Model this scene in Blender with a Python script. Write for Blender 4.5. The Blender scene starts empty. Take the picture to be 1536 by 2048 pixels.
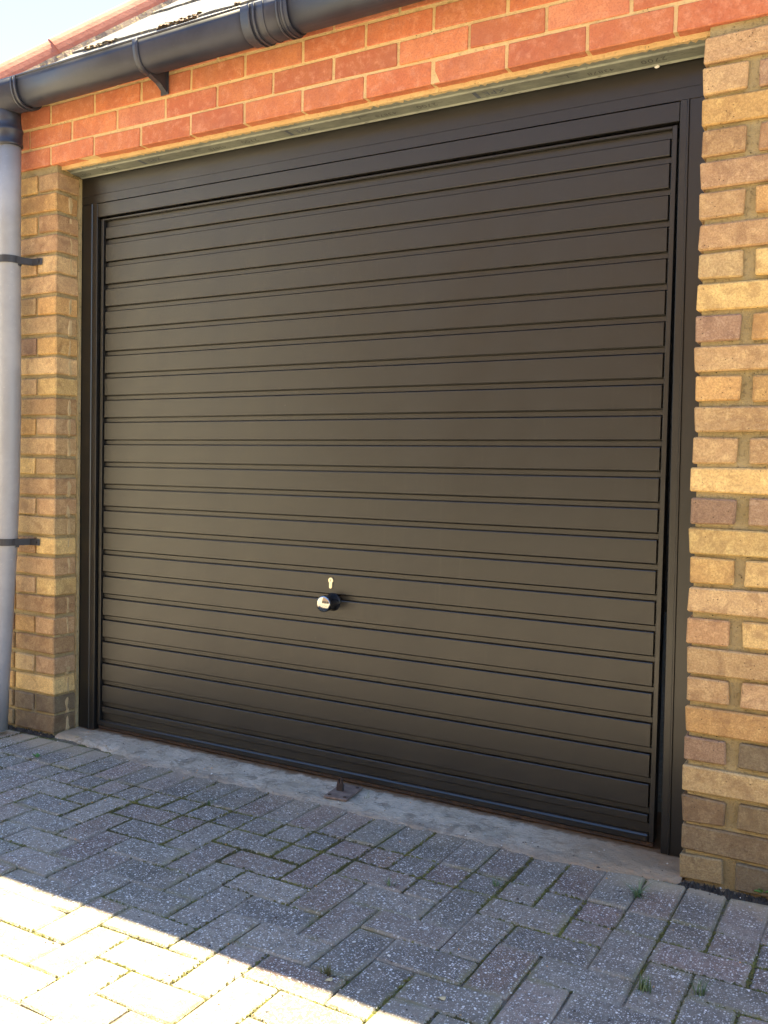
import bpy, bmesh, math, random
from mathutils import Vector, Matrix, noise
random.seed(7)
C = bpy.context.scene.collection
SC = bpy.context.scene

# ------------------------------------------------------------------ camera, sky, sun, exposure
cd = bpy.data.cameras.new('camera'); cam = bpy.data.objects.new('camera', cd); C.objects.link(cam)
cd.sensor_fit = 'HORIZONTAL'; cd.sensor_width = 36.0; cd.lens = 36.0 * 1851.4271 / 1536.0
cd.clip_start = 0.05; cd.clip_end = 400
CAMLOC = Vector((2.771197, -2.384104, 1.014439))
F = Vector((-0.4948399, 0.86798315, -0.04169803)).normalized()
R = Vector((0.86810958, 0.49592473, 0.02108139)); R = (R - F * R.dot(F)).normalized()
U = R.cross(F)
M = Matrix(((R.x, U.x, -F.x), (R.y, U.y, -F.y), (R.z, U.z, -F.z)))
cam.matrix_world = Matrix.Translation(CAMLOC) @ M.to_4x4()
SC.camera = cam

SUN_EL = math.radians(72.6)
w = bpy.data.worlds.new('World'); SC.world = w; w.use_nodes = True
wn = w.node_tree.nodes; wl = w.node_tree.links
sky = wn.new('ShaderNodeTexSky'); sky.sky_type = 'NISHITA'; sky.sun_disc = False
sky.sun_elevation = SUN_EL; sky.sun_rotation = 0.0
sky.air_density = 1.0; sky.dust_density = 0.0; sky.ozone_density = 3.2
bg = wn['Background']; bg.inputs[1].default_value = 0.068
wl.new(sky.outputs[0], bg.inputs[0])
sd = bpy.data.lights.new('sun', 'SUN'); sd.energy = 4.3; sd.angle = math.radians(0.5); sd.color = (1.0, 0.88, 0.60)
so = bpy.data.objects.new('sun', sd); C.objects.link(so)
sdir = Vector((0, math.cos(SUN_EL), math.sin(SUN_EL)))
so.rotation_euler = sdir.to_track_quat('Z', 'Y').to_euler(); so.location = (0, 6, 20)
SC.view_settings.view_transform = 'Standard'; SC.view_settings.look = 'None'
SC.view_settings.exposure = 3.1; SC.view_settings.gamma = 1.0; SC.view_settings.use_curve_mapping = False
SC.render.engine = 'CYCLES'
SC.cycles.max_bounces = 8; SC.cycles.diffuse_bounces = 5; SC.cycles.glossy_bounces = 4
SC.cycles.use_denoising = True
SC.cycles.sample_clamp_indirect = 6.0
SC.cycles.caustics_reflective = False; SC.cycles.caustics_refractive = False

# ------------------------------------------------------------------ node helpers
class NT:
    def __init__(s, name):
        s.m = bpy.data.materials.new(name); s.m.use_nodes = True
        s.t = s.m.node_tree; s.n = s.t.nodes; s.l = s.t.links
        s.b = s.n['Principled BSDF']
    def new(s, t, **k):
        n = s.n.new(t)
        for a, v in k.items(): setattr(n, a, v)
        return n
    def put(s, sock, v):
        if hasattr(v, 'is_linked') or isinstance(v, bpy.types.NodeSocket): s.l.new(v, sock)
        else:
            if isinstance(v, (tuple, list)) and len(v) == 3 and sock.type == 'RGBA': v = (*v, 1)
            sock.default_value = v
    def vmath(s, op, a, b=None):
        n = s.new('ShaderNodeVectorMath', operation=op); s.put(n.inputs[0], a)
        if b is not None:
            s.put(n.inputs[3] if op == 'SCALE' else n.inputs[1], b)
        return n.outputs[0]
    def math(s, op, a, b=0.0, c=None, clamp=False):
        n = s.new('ShaderNodeMath', operation=op, use_clamp=clamp); s.put(n.inputs[0], a); s.put(n.inputs[1], b)
        if c is not None: s.put(n.inputs[2], c)
        return n.outputs[0]
    def noise(s, vec, scale, detail=4, rough=0.55, out=0, dist=0.0):
        n = s.new('ShaderNodeTexNoise'); s.put(n.inputs['Vector'], vec)
        n.inputs['Scale'].default_value = scale; n.inputs['Detail'].default_value = detail
        n.inputs['Roughness'].default_value = rough; n.inputs['Distortion'].default_value = dist
        return n.outputs[out]
    def voro(s, vec, scale, feature='F1', out='Distance', rnd=1.0):
        n = s.new('ShaderNodeTexVoronoi', feature=feature); s.put(n.inputs['Vector'], vec)
        n.inputs['Scale'].default_value = scale; n.inputs['Randomness'].default_value = rnd
        return n.outputs[out]
    def ramp(s, f, a, b, lo=0.0, hi=1.0):
        n = s.new('ShaderNodeMapRange'); n.clamp = True; n.interpolation_type = 'SMOOTHSTEP'
        s.put(n.inputs[0], f); n.inputs[1].default_value = a; n.inputs[2].default_value = b
        n.inputs[3].default_value = lo; n.inputs[4].default_value = hi
        return n.outputs[0]
    def mix(s, f, a, b, mode='MIX'):
        n = s.new('ShaderNodeMix', data_type='RGBA', blend_type=mode)
        s.put(n.inputs[0], f); s.put(n.inputs[6], a); s.put(n.inputs[7], b)
        return n.outputs[2]
    def bump(s, h, strength=0.5, dist=0.002, prev=None):
        n = s.new('ShaderNodeBump'); n.inputs['Strength'].default_value = strength
        n.inputs['Distance'].default_value = dist; s.put(n.inputs['Height'], h)
        if prev is not None: s.l.new(prev, n.inputs['Normal'])
        return n.outputs[0]
    def obj(s): return s.new('ShaderNodeTexCoord').outputs['Object']
    def pos(s): return s.new('ShaderNodeNewGeometry').outputs['Position']
    def info(s): return s.new('ShaderNodeObjectInfo')
    def sep(s, v):
        n = s.new('ShaderNodeSeparateXYZ'); s.put(n.inputs[0], v); return n.outputs
    def fin(s, col, rough=0.8, nrm=None, metal=0.0, spec=None):
        s.put(s.b.inputs['Base Color'], col); s.put(s.b.inputs['Roughness'], rough)
        s.put(s.b.inputs['Metallic'], metal)
        if spec is not None: s.put(s.b.inputs['Specular IOR Level'], spec)
        if nrm is not None: s.l.new(nrm, s.b.inputs['Normal'])
        return s.m

def brick_material(name, kind):
    t = NT(name); inf = t.info()
    off = t.vmath('SCALE', (37.0, 61.0, 23.0), inf.outputs['Random'])
    v = t.vmath('ADD', t.obj(), off)
    base = inf.outputs['Color']
    n1 = t.noise(v, 11, 5, 0.6); n2 = t.noise(v, 42, 6, 0.65); n3 = t.noise(v, 220, 4, 0.6); n4 = t.noise(v, 700, 2, 0.5)
    if kind == 'yellow':
        def tone(k): return t.mix(1.0, base, k, 'MULTIPLY')
        col = t.mix(t.ramp(n1, 0.38, 0.64), base, tone((1.08, 1.12, 1.12)))
        col = t.mix(t.ramp(n2, 0.46, 0.68, 0, 0.75), col, tone((1.36, 1.50, 1.55)))
        burn = t.math('MULTIPLY', t.ramp(t.noise(v, 14, 3, 0.6, dist=0.6), 0.44, 0.68), t.ramp(inf.outputs['Random'], 0.68, 0.80))
        col = t.mix(t.math('MULTIPLY', burn, 0.65), col, tone((0.46, 0.40, 0.46)))
        col = t.mix(t.ramp(t.noise(v, 30, 5, 0.7), 0.58, 0.70, 0, 0.65), col, tone((1.40, 1.58, 1.75)))
        col = t.mix(t.ramp(t.noise(v, 19, 5, 0.7, dist=0.5), 0.50, 0.64, 0, 0.75), col, tone((0.66, 0.62, 0.62)))
        col = t.mix(t.ramp(n3, 0.42, 0.60, 0.0, 0.5), col, tone((0.60, 0.56, 0.55)))
        col = t.mix(t.ramp(n4, 0.55, 0.70, 0.0, 0.45), col, tone((1.6, 1.85, 2.2)))
        pit = t.math('SUBTRACT', 1.0, t.ramp(t.voro(v, 75), 0.07, 0.12))
        pitm = t.math('MULTIPLY', pit, t.ramp(t.noise(v, 25, 2), 0.46, 0.54))
        col = t.mix(t.math('MULTIPLY', pitm, 0.9), col, (0.05, 0.035, 0.025))
        h = t.math('ADD', t.math('MULTIPLY', n2, 1.0), t.math('MULTIPLY', n3, 0.55))
        h = t.math('SUBTRACT', h, t.math('MULTIPLY', pitm, 1.0))
        nr = t.bump(h, 0.85, 0.004)
        nr = t.bump(n4, 0.35, 0.0012, nr)
        return t.fin(col, t.ramp(n2, 0.3, 0.7, 0.75, 0.95), nr, spec=0.3)
    else:
        col = t.mix(t.ramp(n1, 0.36, 0.68, 0, 0.75), base, t.mix(0.55, base, (0.40, 0.10, 0.055)))
        col = t.mix(t.ramp(n2, 0.46, 0.68, 0, 0.55), col, (0.62, 0.29, 0.18))
        col = t.mix(t.ramp(t.noise(v, 7, 4, 0.6), 0.50, 0.66, 0, 0.55), col, t.mix(0.5, base, (0.30, 0.11, 0.075)))
        # long pale scratches and lime scuffs
        sc = t.vmath('MULTIPLY', v, (1.0, 1.0, 0.35))
        scuff = t.ramp(t.noise(sc, 34, 6, 0.75, dist=0.8), 0.64, 0.74, 0, 0.85)
        col = t.mix(scuff, col, (0.70, 0.48, 0.36))
        col = t.mix(t.ramp(t.noise(v, 16, 5, 0.7), 0.5, 0.7, 0, 0.5), col, (0.36, 0.115, 0.07))
        col = t.mix(t.ramp(n3, 0.45, 0.65, 0, 0.35), col, (0.27, 0.08, 0.05))
        h = t.math('ADD', t.math('MULTIPLY', n2, 0.6), t.math('MULTIPLY', n3, 0.5))
        nr = t.bump(h, 0.5, 0.0018); nr = t.bump(n4, 0.25, 0.0006, nr)
        return t.fin(col, 0.82, nr, spec=0.3)

def mortar_material(name, a, b, dark):
    t = NT(name); v = t.pos()
    n1 = t.noise(v, 9, 4); n2 = t.noise(v, 90, 5, 0.65); n3 = t.noise(v, 420, 3, 0.6)
    col = t.mix(t.ramp(n1, 0.3, 0.7), a, b)
    col = t.mix(t.ramp(n2, 0.50, 0.72, 0, 0.75), col, dark)
    pit = t.math('SUBTRACT', 1.0, t.ramp(t.voro(v, 95), 0.08, 0.16))
    pm = t.math('MULTIPLY', pit, t.ramp(t.noise(v, 16, 2), 0.52, 0.62))
    col = t.mix(pm, col, (0.05, 0.04, 0.03))
    h = t.math('SUBTRACT', t.math('ADD', n2, t.math('MULTIPLY', n3, 0.5)), pm)
    return t.fin(col, 0.95, t.bump(h, 1.0, 0.006), spec=0.2)

def block_material(name, island=False):
    t = NT(name)
    if island:
        g = t.new('ShaderNodeNewGeometry'); rnd = g.outputs['Random Per Island']
        cr = t.new('ShaderNodeValToRGB'); t.l.new(rnd, cr.inputs[0]); cr.color_ramp.interpolation = 'CONSTANT'
        els = cr.color_ramp.elements
        cols = BLOCKCOLS
        els[0].position = 0; els[0].color = (*cols[0], 1); els[1].position = 1 / len(cols); els[1].color = (*cols[1], 1)
        for i, c in enumerate(cols[2:], 2):
            e = els.new(i / len(cols)); e.color = (*c, 1)
        base = cr.outputs[0]; v = t.pos()
    else:
        inf = t.info(); base = inf.outputs['Color']
        v = t.vmath('ADD', t.obj(), t.vmath('SCALE', (31.0, 57.0, 11.0), inf.outputs['Random']))
    p = t.pos(); px, py, pz = t.sep(p)
    n1 = t.noise(v, 9, 5, 0.6); n2 = t.noise(v, 60, 5, 0.65); n3 = t.noise(v, 330, 3, 0.6)
    col = t.mix(t.ramp(n1, 0.35, 0.68, 0, 0.6), base, t.mix(0.5, base, (0.30, 0.26, 0.21)))
    col = t.mix(t.ramp(n2, 0.42, 0.66, 0, 0.62), col, (0.095, 0.082, 0.070))
    col = t.mix(t.ramp(t.noise(v, 150, 4, 0.7), 0.50, 0.68, 0, 0.55), col, (0.38, 0.33, 0.275))
    col = t.mix(t.ramp(n3, 0.56, 0.70, 0, 0.6), col, (0.080, 0.068, 0.058))
    # exposed aggregate: three sizes of pale stone chip
    vv = t.vmath('ADD', v, t.vmath('SCALE', t.noise(v, 160, 2, out=1), 0.004))
    for sc, th, amt, c, rare in ((150, 0.34, 0.95, (0.74, 0.70, 0.64), 0.60), (88, 0.27, 1.0, (0.82, 0.78, 0.72), 0.76), (250, 0.36, 0.9, (0.58, 0.55, 0.52), 0.45)):
        vo = t.new('ShaderNodeTexVoronoi'); t.l.new(vv, vo.inputs['Vector']); vo.inputs['Scale'].default_value = sc
        pick = t.ramp(t.sep(vo.outputs['Color'])[0], rare, rare + 0.03)
        chip = t.math('MULTIPLY', t.math('SUBTRACT', 1.0, t.ramp(vo.outputs['Distance'], th - 0.09, th)), pick)
        col = t.mix(t.math('MULTIPLY', chip, amt), col, c)
    rust = t.ramp(t.noise(v, 55, 2), 0.74, 0.78, 0, 0.7); col = t.mix(rust, col, (0.30, 0.17, 0.08))
    # lichen bloom in world patches
    li = t.math('MULTIPLY', t.ramp(t.noise(p, 3.2, 5, 0.65), 0.58, 0.70), t.ramp(t.noise(p, 46, 4, 0.7), 0.52, 0.62))
    col = t.mix(t.math('MULTIPLY', li, 0.45), col, (0.50, 0.49, 0.45))
    # sand washed over the blocks next to the sill and the two piers
    edge = t.math('ADD', py, t.math('MULTIPLY', t.math('SUBTRACT', t.noise(p, 5, 5, 0.65), 0.5), 0.34))
    endm = t.math('ADD', t.ramp(px, 2.06, 2.28), t.math('SUBTRACT', 1.0, t.ramp(px, 0.06, 0.42)), clamp=True)
    sand = t.math('MULTIPLY', t.ramp(edge, -0.17, -0.02), t.math('ADD', t.math('MULTIPLY', endm, 0.60), 0.28))
    col = t.mix(sand, col, (0.46, 0.36, 0.23))
    dust = t.math('MULTIPLY', t.ramp(t.noise(p, 4.3, 6, 0.7), 0.46, 0.70), 0.45)
    col = t.mix(dust, col, (0.34, 0.29, 0.225))
    if not island:
        gx, gy, gz = t.sep(t.new('ShaderNodeTexCoord').outputs['Generated'])
        ex = t.math('SUBTRACT', 0.5, t.math('ABSOLUTE', t.math('SUBTRACT', gx, 0.5))); ey = t.math('SUBTRACT', 0.5, t.math('ABSOLUTE', t.math('SUBTRACT', gy, 0.5)))
        rim = t.math('ADD', t.math('MINIMUM', ex, ey), t.math('MULTIPLY', t.math('SUBTRACT', t.noise(v, 45, 4, 0.7), 0.5), 0.16))
        col = t.mix(t.ramp(rim, 0.015, 0.10, 0.55, 0.0), col, t.mix(t.ramp(t.noise(p, 4.5, 5, 0.65), 0.44, 0.60), (0.33, 0.285, 0.22), (0.22, 0.20, 0.10)))
    h = t.math('ADD', n2, t.math('MULTIPLY', n3, 0.7))
    nr = t.bump(h, 0.9, 0.004)
    return t.fin(col, 0.88, nr, spec=0.25)

BLOCKCOLS = [(0.165, 0.144, 0.118), (0.240, 0.180, 0.142), (0.195, 0.168, 0.134), (0.275, 0.228, 0.172),
             (0.235, 0.160, 0.128), (0.182, 0.162, 0.126), (0.265, 0.182, 0.134)]

def sand_material():
    t = NT('joint_sand'); p = t.pos()
    n1 = t.noise(p, 4.5, 5, 0.65); n2 = t.noise(p, 130, 4, 0.7); n3 = t.noise(p, 34, 4)
    col = t.mix(t.ramp(n2, 0.35, 0.65), (0.115, 0.10, 0.075), (0.25, 0.215, 0.165))
    col = t.mix(t.math('MULTIPLY', t.ramp(n1, 0.46, 0.60), t.ramp(n3, 0.35, 0.55)), col, (0.120, 0.120, 0.030))
    return t.fin(col, 1.0, t.bump(n2, 1.0, 0.006), spec=0.1)

def concrete_material():
    t = NT('sill_concrete'); p = t.pos(); px, py, pz = t.sep(p)
    st = t.vmath('MULTIPLY', p, (1.0, 3.5, 1.0))
    n1 = t.noise(p, 6, 6, 0.65); n2 = t.noise(st, 48, 6, 0.7); n3 = t.noise(p, 300, 3, 0.6)
    col = t.mix(t.ramp(n1, 0.35, 0.65), (0.44, 0.385, 0.295), (0.62, 0.555, 0.445))
    col = t.mix(t.ramp(n2, 0.48, 0.68, 0, 0.7), col, (0.22, 0.195, 0.155))
    vo = t.new('ShaderNodeTexVoronoi'); t.l.new(p, vo.inputs['Vector']); vo.inputs['Scale'].default_value = 120
    col = t.mix(t.ramp(t.noise(p, 13, 6, 0.75, dist=0.8), 0.50, 0.64, 0, 0.70), col, (0.19, 0.16, 0.12))
    chip = t.math('MULTIPLY', t.math('SUBTRACT', 1.0, t.ramp(vo.outputs['Distance'], 0.22, 0.30)), t.ramp(t.sep(vo.outputs['Color'])[0], 0.74, 0.77))
    col = t.mix(t.math('MULTIPLY', chip, 0.8), col, (0.55, 0.54, 0.50))
    front = t.ramp(t.math('ADD', py, t.math('MULTIPLY', t.noise(p, 22, 4, 0.7), 0.07)), -0.035, 0.035, 0.75, 0.0)
    col = t.mix(front, col, (0.25, 0.215, 0.175))
    warm = t.math('MULTIPLY', t.ramp(t.math('ADD', px, t.math('MULTIPLY', n1, 0.5)), 2.0, 2.45), 0.85)
    col = t.mix(warm, col, (0.36, 0.25, 0.15))
    warm2 = t.math('SUBTRACT', 1.0, t.ramp(t.math('ADD', px, t.math('MULTIPLY', n1, 0.3)), 0.13, 0.40))
    col = t.mix(t.math('MULTIPLY', warm2, 0.7), col, (0.42, 0.32, 0.20))
    rust = t.math('MULTIPLY', t.ramp(t.math('ADD', py, t.math('MULTIPLY', t.noise(p, 25, 4), 0.05)), 0.132, 0.150), 0.8)
    col = t.mix(rust, col, (0.15, 0.075, 0.03))
    h = t.math('ADD', n2, t.math('MULTIPLY', n3, 0.5))
    return t.fin(col, 0.95, t.bump(h, 1.0, 0.006), spec=0.2)

def door_material(name, base, rough, grain=0.25):
    t = NT(name); v = t.obj()
    n1 = t.noise(v, 900, 2, 0.6); n2 = t.noise(v, 5, 4, 0.6); n3 = t.noise(v, 60, 4, 0.7)
    col = t.mix(t.ramp(n2, 0.3, 0.7, 0, 0.35), base, tuple(c * 1.18 for c in base))
    dust = t.ramp(n3, 0.62, 0.80, 0, 0.06); col = t.mix(dust, col, (0.30, 0.27, 0.22))
    sv = t.vmath('MULTIPLY', t.pos(), (1.0, 1.0, 0.06)); stk = t.math('MULTIPLY', t.ramp(t.noise(sv, 38, 4, 0.7), 0.56, 0.78), t.ramp(t.noise(t.pos(), 3.0, 3), 0.42, 0.7))
    col = t.mix(t.math('MULTIPLY', stk, 0.05), col, (0.34, 0.30, 0.24))
    spk = t.math('MULTIPLY', t.math('SUBTRACT', 1.0, t.ramp(t.voro(t.pos(), 30), 0.025, 0.04)), t.ramp(t.noise(t.pos(), 6, 2), 0.62, 0.66))
    col = t.mix(t.math('MULTIPLY', spk, 0.35), col, (0.5, 0.47, 0.40))
    r = t.math('ADD', t.ramp(n2, 0.3, 0.7, rough - 0.03, rough + 0.04), t.math('MULTIPLY', n3, 0.03))
    return t.fin(col, r, t.bump(n1, grain, 0.0004), spec=0.62)

def plastic_material(name, a, b, rough):
    t = NT(name); v = t.obj()
    n1 = t.noise(v, 6, 5, 0.65); n2 = t.noise(v, 70, 4, 0.7)
    col = t.mix(t.ramp(n1, 0.35, 0.7), a, b)
    col = t.mix(t.ramp(n2, 0.60, 0.78, 0, 0.35), col, tuple(min(1, c * 1.6 + 0.02) for c in b))
    return t.fin(col, t.ramp(n1, 0.3, 0.7, rough - 0.06, rough + 0.1), t.bump(n2, 0.15, 0.0008))

def galvanised_material():
    t = NT('galvanised_steel'); p = t.pos()
    st = t.vmath('MULTIPLY', p, (0.25, 1.6, 1.0))
    n1 = t.noise(p, 7, 6, 0.7); n2 = t.noise(st, 46, 6, 0.7); n3 = t.noise(p, 26, 5, 0.75, dist=0.6)
    col = t.mix(t.ramp(n1, 0.35, 0.65), (0.165, 0.175, 0.15), (0.245, 0.26, 0.215))
    col = t.mix(t.ramp(n2, 0.52, 0.70, 0, 0.6), col, (0.29, 0.315, 0.24))
    col = t.mix(t.ramp(n3, 0.66, 0.72, 0, 0.8), col, (0.40, 0.38, 0.29))
    col = t.mix(t.ramp(t.noise(st, 120, 3), 0.64, 0.7, 0, 0.7), col, (0.06, 0.06, 0.05))
    return t.fin(col, 0.6, t.bump(n3, 0.3, 0.002), metal=0.15)

def rust_material():
    t = NT('rusty_steel'); v = t.pos()
    n1 = t.noise(v, 40, 6, 0.7); n2 = t.noise(v, 300, 3)
    col = t.mix(t.ramp(n1, 0.35, 0.65), (0.022, 0.016, 0.014), (0.060, 0.034, 0.022))
    return t.fin(col, 0.9, t.bump(n2, 0.6, 0.002))

def slate_material():
    t = NT('roof_slate'); inf = t.info()
    v = t.vmath('ADD', t.obj(), t.vmath('SCALE', (31.0, 57.0, 11.0), inf.outputs['Random']))
    n1 = t.noise(v, 9, 6, 0.7); n2 = t.noise(v, 50, 5, 0.7)
    col = t.mix(t.ramp(n1, 0.3, 0.7), (0.085, 0.09, 0.10), (0.14, 0.14, 0.15))
    col = t.mix(t.ramp(n2, 0.5, 0.66, 0, 0.7), col, (0.34, 0.32, 0.26))
    return t.fin(col, 0.8, t.bump(n2, 0.7, 0.004))

def clay_material():
    t = NT('clay_tile'); v = t.pos()
    n1 = t.noise(v, 8, 6, 0.7); n2 = t.noise(v, 70, 5, 0.7)
    col = t.mix(t.ramp(n1, 0.35, 0.65), (0.36, 0.12, 0.075), (0.45, 0.17, 0.11))
    col = t.mix(t.ramp(n2, 0.56, 0.70, 0, 0.65), col, (0.17, 0.10, 0.08))
    return t.fin(col, 0.85, t.bump(n2, 0.6, 0.003))

def bedding_material():
    t = NT('hip_bedding'); v = t.pos()
    n1 = t.noise(v, 20, 5, 0.7); n2 = t.noise(v, 90, 5, 0.75)
    col = t.mix(t.ramp(n1, 0.35, 0.65), (0.24, 0.17, 0.13), (0.33, 0.24, 0.17))
    col = t.mix(t.ramp(n2, 0.54, 0.62, 0, 0.9), col, (0.55, 0.42, 0.16))
    col = t.mix(t.ramp(n2, 0.32, 0.42, 0.7, 0), col, (0.10, 0.08, 0.09))
    return t.fin(col, 0.95, t.bump(n2, 1.0, 0.008))

def simple(name, col, rough=0.7, metal=0.0, var=0.25):
    t = NT(name); n = t.noise(t.pos(), 40, 4, 0.65)
    c = t.mix(t.ramp(n, 0.3, 0.7), tuple(x * (1 - var) for x in col), tuple(min(1, x * (1 + var)) for x in col))
    return t.fin(c, rough, None, metal)

def moss_material():
    t = NT('moss'); g = t.new('ShaderNodeNewGeometry'); p = g.outputs['Position']
    col = t.mix(t.ramp(t.noise(p, 5, 4), 0.35, 0.65), (0.115, 0.105, 0.045), (0.205, 0.205, 0.060))
    col = t.mix(t.math('MULTIPLY', g.outputs['Random Per Island'], 0.6), col, (0.045, 0.036, 0.020))
    return t.fin(col, 1.0, t.bump(t.noise(p, 700, 2), 1.0, 0.003), spec=0.1)

def grass_material():
    t = NT('grass_blade'); g = t.new('ShaderNodeNewGeometry')
    col = t.mix(g.outputs['Random Per Island'], (0.045, 0.105, 0.028), (0.16, 0.21, 0.09))
    return t.fin(col, 0.6)

def grit_material():
    t = NT('grit_specks'); g = t.new('ShaderNodeNewGeometry')
    cr = t.new('ShaderNodeValToRGB'); t.l.new(g.outputs['Random Per Island'], cr.inputs[0]); cr.color_ramp.interpolation = 'CONSTANT'
    e = cr.color_ramp.elements; e[0].color = (0.60, 0.57, 0.50, 1); e[1].position = 0.40; e[1].color = (0.07, 0.055, 0.045, 1)
    for pz, c in ((0.72, (0.30, 0.22, 0.13, 1)), (0.93, (0.62, 0.30, 0.09, 1))):
        k = e.new(pz); k.color = c
    return t.fin(cr.outputs[0], 0.9)

MAT = dict(
    ybrick=brick_material('yellow_brick', 'yellow'), rbrick=brick_material('red_brick', 'red'),
    ymortar=mortar_material('old_mortar', (0.325, 0.255, 0.125), (0.43, 0.345, 0.19), (0.17, 0.13, 0.07)),
    rmortar=mortar_material('sand_mortar', (0.66, 0.46, 0.22), (0.74, 0.55, 0.29), (0.52, 0.36, 0.18)),
    block=block_material('paving_block'), block_far=block_material('paving_block_island', True),
    sand=sand_material(), concrete=concrete_material(),
    door=door_material('satin_black_paint', (0.0115, 0.0108, 0.0095), 0.33),
    frame=door_material('satin_black_frame', (0.0095, 0.009, 0.0085), 0.30),
    gutter=plastic_material('black_gutter_plastic', (0.020, 0.022, 0.034), (0.034, 0.036, 0.052), 0.42),  # slight blue of lens flare mixed into the black plastic's colour
    clip=plastic_material('black_clip_plastic', (0.020, 0.022, 0.028), (0.032, 0.034, 0.042), 0.5),
    pipe=plastic_material('grey_pipe_plastic', (0.26, 0.265, 0.275), (0.32, 0.325, 0.335), 0.45),
    steel=galvanised_material(), rust=rust_material(), slate=slate_material(), clay=clay_material(), smear=mortar_material('smeared_mortar', (0.50, 0.37, 0.19), (0.60, 0.46, 0.26), (0.40, 0.28, 0.13)), bedding=bedding_material(),
    chrome=simple('polished_chrome', (0.42, 0.41, 0.40), 0.05, 1.0, 0.02), brass=simple('pale_brass', (0.86, 0.76, 0.52), 0.38, 0.6, 0.08),
    knobblack=simple('gloss_black', (0.010, 0.011, 0.014), 0.22), moss=moss_material(), grass=grass_material(), grit=grit_material(),
    stencil=simple('stencil_ink', (0.085, 0.09, 0.082), 0.9), stencil_blue=simple('stencil_ink_blue', (0.085, 0.100, 0.135), 0.9),
    white=simple('white_paint', (0.75, 0.74, 0.70), 0.7), soil=simple('dark_soil', (0.040, 0.034, 0.028), 1.0, 0, 0.4),
    farground=simple('drive_ground', (0.29, 0.255, 0.195), 0.95), straw=simple('dry_straw', (0.45, 0.36, 0.20), 0.8),
    farbrick=simple('far_brick', (0.22, 0.15, 0.10), 0.9), farcream=simple('far_render', (0.62, 0.55, 0.42), 0.9), fardoor=simple('far_door_paint', (0.05, 0.04, 0.035), 0.6),
    oldsteel=simple('brown_old_steel', (0.17, 0.125, 0.10), 0.85, 0, 0.35), rubber=simple('door_seal', (0.015, 0.015, 0.017), 0.6), leaf=simple('green_leaf', (0.10, 0.26, 0.04), 0.5), roofdeck=slate_material())

# ------------------------------------------------------------------ object helpers
def link(name, me, mat=None, parent=None, loc=(0, 0, 0)):
    o = bpy.data.objects.new(name, me); C.objects.link(o); o.location = loc
    if mat is not None and me is not None and not me.materials: me.materials.append(mat)
    if parent is not None: o.parent = parent
    return o
def thing(name, label, cat, loc=(0, 0, 0), group=None):
    o = bpy.data.objects.new(name, None); C.objects.link(o); o.location = loc; o.empty_display_size = 0.1
    o['label'] = label; o['category'] = cat; o['kind'] = 'thing'
    if group: o['group'] = group
    return o
def pyd(name, v, f, smooth=False):
    me = bpy.data.meshes.new(name); me.from_pydata([tuple(x) for x in v], [], f); me.update()
    if smooth:
        for p in me.polygons: p.use_smooth = True
    return me
def boxmesh(name, sx, sy, sz, bev=0.0, jit=0.0, seed=0, seg=1):
    rnd = random.Random(seed); bm = bmesh.new()
    bmesh.ops.create_cube(bm, size=1.0)
    for v in bm.verts:
        v.co = Vector((v.co.x * sx, v.co.y * sy, v.co.z * sz))
    for v in bm.verts:
        v.co += Vector((rnd.uniform(-jit, jit), rnd.uniform(-jit, jit) * 0.6, rnd.uniform(-jit, jit)))
    if bev > 0: bmesh.ops.bevel(bm, geom=bm.edges[:], offset=bev, segments=seg, affect='EDGES', profile=0.6)
    me = bpy.data.meshes.new(name); bm.to_mesh(me); bm.free(); return me
def boxat(name, x0, x1, y0, y1, z0, z1, mat, parent, bev=0.0, origin=(0, 0, 0)):
    me = boxmesh(name, x1 - x0, y1 - y0, z1 - z0, bev)
    return link(name, me, mat, parent, ((x0 + x1) / 2 - origin[0], (y0 + y1) / 2 - origin[1], (z0 + z1) / 2 - origin[2]))
def extrude(name, prof, p0, p1, mat, parent=None, closed=True, caps=True, smooth=False):
    """prof: list of (a, b) swept from p0 to p1; p0/p1 give a function (a,b)->Vector"""
    n = len(prof); v = [p0(*q) for q in prof] + [p1(*q) for q in prof]; f = []
    for i in range(n if closed else n - 1):
        j = (i + 1) % n; f.append((i, j, n + j, n + i))
    if caps and closed: f += [tuple(range(n - 1, -1, -1)), tuple(range(n, 2 * n))]
    me = pyd(name, v, f); bm = bmesh.new(); bm.from_mesh(me); bmesh.ops.recalc_face_normals(bm, faces=bm.faces[:]); bm.to_mesh(me); bm.free()
    if smooth:
        for p in me.polygons: p.use_smooth = len(p.vertices) == 4
    return link(name, me, mat, parent)
def tube(path, rad, n=20, cap=True):
    """path: list of (Vector, radius)"""
    v = []; f = []
    for i, (p, r) in enumerate(path):
        a = path[max(0, i - 1)][0]; b = path[min(len(path) - 1, i + 1)][0]; d = (b - a).normalized()
        x = d.cross(Vector((0, 1, 0.013))).normalized(); y = d.cross(x)
        for k in range(n):
            t = 2 * math.pi * k / n; v.append(p + x * r * math.cos(t) + y * r * math.sin(t))
    for i in range(len(path) - 1):
        for k in range(n):
            k2 = (k + 1) % n; f.append((i * n + k, i * n + k2, (i + 1) * n + k2, (i + 1) * n + k))
    if cap: f += [tuple(range(n - 1, -1, -1)), tuple(range((len(path) - 1) * n, len(path) * n))]
    return v, f

# ------------------------------------------------------------------ setting: ground, paving, sill
gme = pyd('ground', [(-60, -60, -0.03), (60, -60, -0.03), (60, 60, -0.03), (-60, 60, -0.03)], [(0, 1, 2, 3)])
g = link('ground', gme, MAT['farground']); g['kind'] = 'structure'; g['label'] = 'sunlit drive running away behind the garage yard'

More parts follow.
